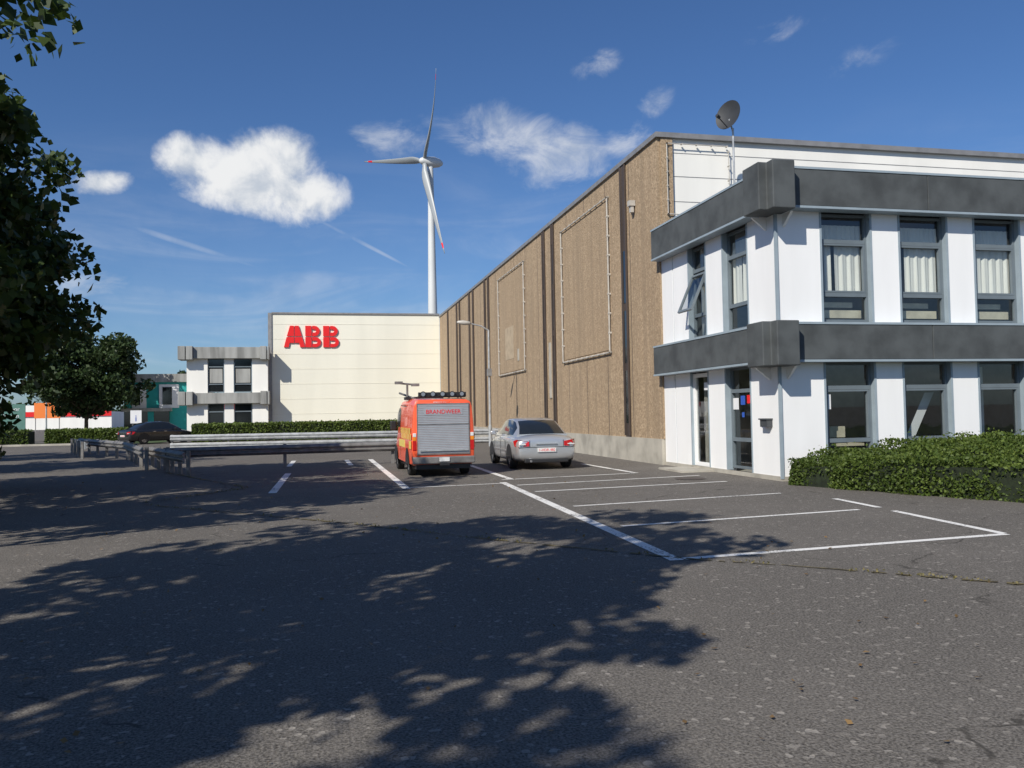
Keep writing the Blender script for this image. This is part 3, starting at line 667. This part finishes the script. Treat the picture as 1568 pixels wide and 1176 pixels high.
# ------------------------------------------------------------------ small signs far left
def billboard(name,loc,rz,w,z0,z1,mt,txt=None,tmt=M_PAPER,ts=.4):
    e=empty(name,loc,rz)
    boxes('panel',[((-w/2,-.04,z0),(w/2,.04,z1))],mt,e)
    boxes('legs',[((-w/2+.1,.041,0),(-w/2+.2,.12,z1-.05)),((w/2-.2,.041,0),(w/2-.1,.12,z1-.05))],M_DGALV,e)
    if txt:
        for k,t in enumerate(txt): text('lettering',t,ts,(0,-.05,z1-ts*1.2*(k+1)),(R(90),0,0),tmt,e,.004)
    return e
billboard('shop_billboard',(-22.7,70,0),0,2.1,.9,2.9,mat('sign_green',(.10,.22,.18),.5,var=.05),['kantoor','vloeren'],M_PAPER,.42)
billboard('red_banner_sign',(-22.7,69.8,0),0,2.1,.25,.8,M_RED,['0251 45 61'],M_PAPER,.33)
billboard('orange_sign',(-38,132,0),0,3.4,2.0,4.2,M_ORS)
billboard('direction_sign',(-13.9,70,0),0,.8,1.3,2.3,M_PAPER,['i'],M_BLUE,.7)
e=empty('distant_shops')
boxes('shed_walls',[((-62,170,0),(-38,185,3.2)),((-80,200,0),(-60,220,5)),((-30,190,0),(-16,205,4.2))],M_HALLW,e)
boxes('shed_fascia',[((-62,169.8,2.4),(-38,169.98,3.3)),((-30,189.8,3.4),(-16,189.98,4.5))],M_RED,e)
e=empty('street_lamp',(-26.0,90,0))
tubes('pole',[((0,0,0),(0,0,6),.09,.05),((0,0,6),(-.9,0,6.2),.04,.04),((-.7,0,6.2),(-1.4,0,6.22),.09,.08)],M_GALV,e)

# ------------------------------------------------------------------ vegetation
tree('roadside_tree',-8.9,20.0,10.3,4.45,.1,260,150,.24,M_LEAF,11,asp=.75,clr=(.45,.9))
tree('roadside_tree',-8.0,12.2,9.8,4.3,2.2,130,120,.26,M_LEAF,12,clr=(.4,.8),asp=.75)
tree('roadside_tree',-5.6,2.6,9.9,4.2,2.8,135,125,.25,M_LEAF,13,clr=(.35,.75),asp=.75)
tree('roadside_tree',-9.3,-4.6,9.6,4.2,2.6,110,120,.26,M_LEAF,14,clr=(.4,.8),asp=.75)
tree('roadside_tree',-14.2,28.0,9.6,4.0,2.2,90,100,.30,M_LEAF,15,asp=.75)
tree('roadside_tree',-17.8,37.0,9.8,4.2,2.2,90,100,.30,M_LEAF,16,asp=.75)
tree('round_tree',-19.8,79.5,9.9,5.2,1.2,170,120,.42,M_FARLEAF,21,.22)
tree('small_tree',-14.2,100,7.2,2.6,1.5,60,90,.38,M_FARLEAF,22,.15)
rng=np.random.default_rng(9);c=[]
for i in range(200):
    x=rng.uniform(-260,-20);y=rng.uniform(290,330);hh_=rng.uniform(4,9)
    q=rng.normal(size=(50,3))*np.array([3,2,hh_*.28]);q+=np.array([x,y,hh_*.55]);c.append(q)
c=np.concatenate(c);c=c[c[:,2]>0];leaves('distant_tree_line',c,2.2,M_FARLEAF,None,5)

def inpoly(x,y,poly):
    r=False;j=len(poly)-1
    for i in range(len(poly)):
        xi,yi=poly[i];xj,yj=poly[j]
        if (yi>y)!=(yj>y) and x<(xj-xi)*(y-yi)/(yj-yi)+xi: r=not r
        j=i
    return r
def hedge(name,poly,hf,n,size,mt,seed,inset=.1):
    e=empty(name);rng=random.Random(seed)
    xs=[p[0] for p in poly];ys=[p[1] for p in poly]
    cx=sum(xs)/len(xs);cy=sum(ys)/len(ys)
    N=len(poly);sub=[]
    for i in range(N):
        a=Vector(poly[i]);b=Vector(poly[(i+1)%N]);k=max(1,int((b-a).length/.4))
        for q in range(k): sub.append(a.lerp(b,q/k))
    c2=Vector((cx,cy))
    ins=[p+(c2-p).normalized()*inset for p in sub]
    m=len(ins)
    top=[(p.x,p.y,hf(p.x,p.y)-inset*1.3) for p in ins]
    V=[(p.x,p.y,.0) for p in ins]+top+[(cx,cy,hf(cx,cy)-inset*1.3)]
    F=[(i,(i+1)%m,m+(i+1)%m,m+i) for i in range(m)]+[(m+i,m+(i+1)%m,2*m) for i in range(m)]
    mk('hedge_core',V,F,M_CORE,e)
    per=sum((Vector(poly[i])-Vector(poly[(i+1)%N])).length for i in range(N))
    area=abs(sum(poly[i][0]*poly[(i+1)%N][1]-poly[(i+1)%N][0]*poly[i][1] for i in range(N)))/2
    hm=hf(cx,cy);ntop=int(n*area/(area+per*hm));pts=[]
    def lump(x,y,z): return .08*math.sin(x*4.1+z*3+seed)+.07*math.sin(y*5.3+z*2)+.05*math.sin(x*9+y*7)
    while len(pts)<ntop:
        x=rng.uniform(min(xs),max(xs));y=rng.uniform(min(ys),max(ys))
        if inpoly(x,y,poly):
            dd=rng.random()**2*.16
            pts.append((x,y,hf(x,y)+lump(x,y,0)*.75-dd+ (rng.random()<.05)*rng.random()*.14))
    while len(pts)<n:
        t=rng.random()*m;i=int(t);a=sub[i];b=sub[(i+1)%m];p=a.lerp(b,t-i);out=(p-c2).normalized()
        z=rng.random()*hf(p.x,p.y);q=p+out*(lump(p.x,p.y,z)*.75-rng.random()**2*.16-.16*(z/hf(p.x,p.y))**4)
        pts.append((q.x,q.y,z))
    leaves('hedge_leaves',pts,size,mt,e,seed)
    return e
def hh1(x,y): return .52+.38*min(1,max(0,(x-9.6)/3.2))
hedge('low_hedge',[(9.55,16.0),(9.45,15.75),(9.8,14.6),(10.4,13.0),(11.0,11.3),(12.6,10.5),(18.5,10.0),(18.5,14.6),(13,15.6),(10.8,16.0)],hh1,75000,.07,M_HEDGE,3,.10)
for poly,n in (([(-8.4,59.6),(9.6,59.6),(9.6,60.9),(-8.4,60.9)],12000),([(-18.0,62),(-12.9,62),(-12.9,63.2),(-18.0,63.2)],5000),([(-34,61.5),(-19.6,64),(-19.6,65.3),(-34,62.8)],6000)):
    e=empty('trimmed_hedge');p=[Vector(q) for q in poly]
    hgt=1.15 if n==12000 else .95
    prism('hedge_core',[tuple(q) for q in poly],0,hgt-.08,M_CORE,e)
    rng=np.random.default_rng(n);u=rng.uniform(0,1,n);v=rng.uniform(0,1,n);side=rng.uniform(0,1,n)<.5
    v=np.where(side,-.03+rng.normal(0,.03,n),v);z=np.where(side,rng.uniform(0,hgt,n),hgt+rng.normal(0,.05,n))
    A0=np.array(poly[0]);B0=np.array(poly[1]);D0=np.array(poly[3])
    xy=A0+(B0-A0)*u[:,None]+(D0-A0)*v[:,None]
    leaves('hedge_leaves',np.column_stack([xy,z]),.16,M_HEDGE,e,n)

# ------------------------------------------------------------------ world
SUN_AZ=226.0;SUN_EL=38.0
w=bpy.data.worlds.new('World');scene.world=w;w.use_nodes=True;nt=w.node_tree;nt.nodes.clear()
try:
    w.cycles.sampling_method='MANUAL';w.cycles.sample_map_resolution=256
except Exception: pass
out=nn(nt,'ShaderNodeOutputWorld');bg=nn(nt,'ShaderNodeBackground');bg.inputs[1].default_value=.082
sky=nn(nt,'ShaderNodeTexSky',sky_type='NISHITA');sky.sun_disc=False;sky.sun_elevation=R(SUN_EL);sky.sun_rotation=R(SUN_AZ)
sky.air_density=1.0;sky.dust_density=.5;sky.ozone_density=3.0;sky.altitude=0
nt.links.new(mixc(nt,1.0,sky.outputs[0],(.62,.86,1.18),'MULTIPLY'),bg.inputs[0])
tc=nn(nt,'ShaderNodeTexCoord').outputs['Generated']
def dirv(az,el): return Vector((math.sin(R(az))*math.cos(R(el)),math.cos(R(az))*math.cos(R(el)),math.sin(R(el))))
def dot(v): 
    m=nn(nt,'ShaderNodeVectorMath',operation='DOT_PRODUCT');nt.links.new(tc,m.inputs[0]);m.inputs[1].default_value=v;return m.outputs['Value']
def blob(az,el,wd,ht,tilt=0,k=1.):
    c=dirv(az,el);r=Vector((math.cos(R(az)),-math.sin(R(az)),0));u=r.cross(c)
    r2=r*math.cos(R(tilt))+u*math.sin(R(tilt));u2=u*math.cos(R(tilt))-r*math.sin(R(tilt))
    a=mth(nt,'MULTIPLY',dot(tuple(r2)),1/wd);b=mth(nt,'MULTIPLY',dot(tuple(u2)),1/ht)
    s=mth(nt,'ADD',mth(nt,'MULTIPLY',a,a),mth(nt,'MULTIPLY',b,b))
    f=mth(nt,'MAXIMUM',mth(nt,'SUBTRACT',1.,s),0.)
    f=mth(nt,'MULTIPLY',f,mth(nt,'GREATER_THAN',dot(tuple(c)),0.))
    return mth(nt,'MULTIPLY',f,k)
def mx(l):
    o=l[0]
    for q in l[1:]: o=mth(nt,'MAXIMUM',o,q)
    return o
def off(v):
    m=nn(nt,'ShaderNodeVectorMath',operation='ADD');nt.links.new(tc,m.inputs[0]);m.inputs[1].default_value=v;return m.outputs[0]
n1=noise(nt,tc,19,9,.62,.25);n1b=noise(nt,off((-.010,-.003,.018)),19,4,.5,.25)
cum=mx([blob(-4.4,15.2,.105,.046,-6),blob(-2.8,16.4,.07,.043),blob(-7.6,16.3,.05,.033),blob(-1.3,14.4,.072,.042),blob(-13,14.3,.036,.017,12,.78)])
dens=ramp(nt,mth(nt,'ADD',mth(nt,'MULTIPLY',cum,.95),mth(nt,'MULTIPLY',mth(nt,'SUBTRACT',n1,.5),1.5)),.12,.85)
dens=mth(nt,'MULTIPLY',dens,ramp(nt,cum,.0,.25))
n2=noise(nt,scalev(nt,tc,(1,1,1.6)),15,9,.64,.5)
wis=mx([blob(12.2,18.6,.10,.045,-10,.95),blob(16.0,16.9,.085,.05,0,.95),blob(4.7,18.1,.06,.03,0,.72),blob(19,22.4,.045,.02,8,.65),blob(23,20,.03,.02,30,.6),blob(31,23.3,.06,.02,10,.4),blob(-15.6,8.5,.09,.025,0,.85),blob(36,21,.05,.02,20,.35),blob(-15,25,.08,.03,25,.35),blob(21,17.5,.04,.035,0,.7)])
wd=ramp(nt,mth(nt,'ADD',mth(nt,'MULTIPLY',wis,.8),mth(nt,'MULTIPLY',mth(nt,'SUBTRACT',n2,.5),1.7)),.22,1.25,0,.85)
wd=mth(nt,'MULTIPLY',wd,ramp(nt,wis,.0,.4))
n3=noise(nt,tc,9,5,.6,.5)
con=mx([blob(2.6,11.6,.07,.0028,-27,.9),blob(-9,11.2,.10,.004,-16,.6),blob(-6,7.5,.14,.010,-6,.5)])
cd=mth(nt,'MULTIPLY',con,ramp(nt,n3,.35,.65,.05,.38))
sep=nn(nt,'ShaderNodeSeparateXYZ');nt.links.new(tc,sep.inputs[0])
n4=noise(nt,scalev(nt,tc,(1,1,5)),4,5,.6,.8)
veil=mth(nt,'MULTIPLY',ramp(nt,n4,.42,.8,.06,.45),ramp(nt,sep.outputs['Z'],.34,.02))
tot=mx([dens,wd,cd,veil])
lit=mth(nt,'MULTIPLY_ADD',mth(nt,'SUBTRACT',n1,n1b),2.0,.66)
cc=mixc(nt,ramp(nt,lit,.2,.9),(.58,.64,.73),(.93,.94,.95))
bg2=nn(nt,'ShaderNodeBackground');bg2.inputs[1].default_value=.92;nt.links.new(cc,bg2.inputs[0])
ms=nn(nt,'ShaderNodeMixShader');nt.links.new(tot,ms.inputs[0]);nt.links.new(bg.outputs[0],ms.inputs[1]);nt.links.new(bg2.outputs[0],ms.inputs[2]);nt.links.new(ms.outputs[0],out.inputs[0])
sd=dirv(SUN_AZ,SUN_EL);L=bpy.data.lights.new('sun','SUN');L.energy=5.0;L.angle=R(.5);L.color=(1,.95,.86)
so=bpy.data.objects.new('sun',L);so.rotation_euler=sd.to_track_quat('Z','Y').to_euler();so.location=sd*50;col.objects.link(so)

# ------------------------------------------------------------------ camera
cam=bpy.data.cameras.new('camera');co=bpy.data.objects.new('camera',cam);col.objects.link(co);scene.camera=co
a=R(12.84);p=R(1.95);rl=.018
f=Vector((math.sin(a)*math.cos(p),math.cos(a)*math.cos(p),math.sin(p)));r=Vector((math.cos(a),-math.sin(a),0));u=r.cross(f)
r2=r*math.cos(rl)-u*math.sin(rl);u2=u*math.cos(rl)+r*math.sin(rl)
m=Matrix((r2,u2,-f)).transposed().to_4x4();m.translation=(0,0,1.6);co.matrix_world=m
cam.sensor_width=36;cam.lens=1290/1568*36;cam.clip_end=6000;cam.clip_start=.05
scene.view_settings.view_transform='Standard';scene.view_settings.look='None';scene.view_settings.exposure=0
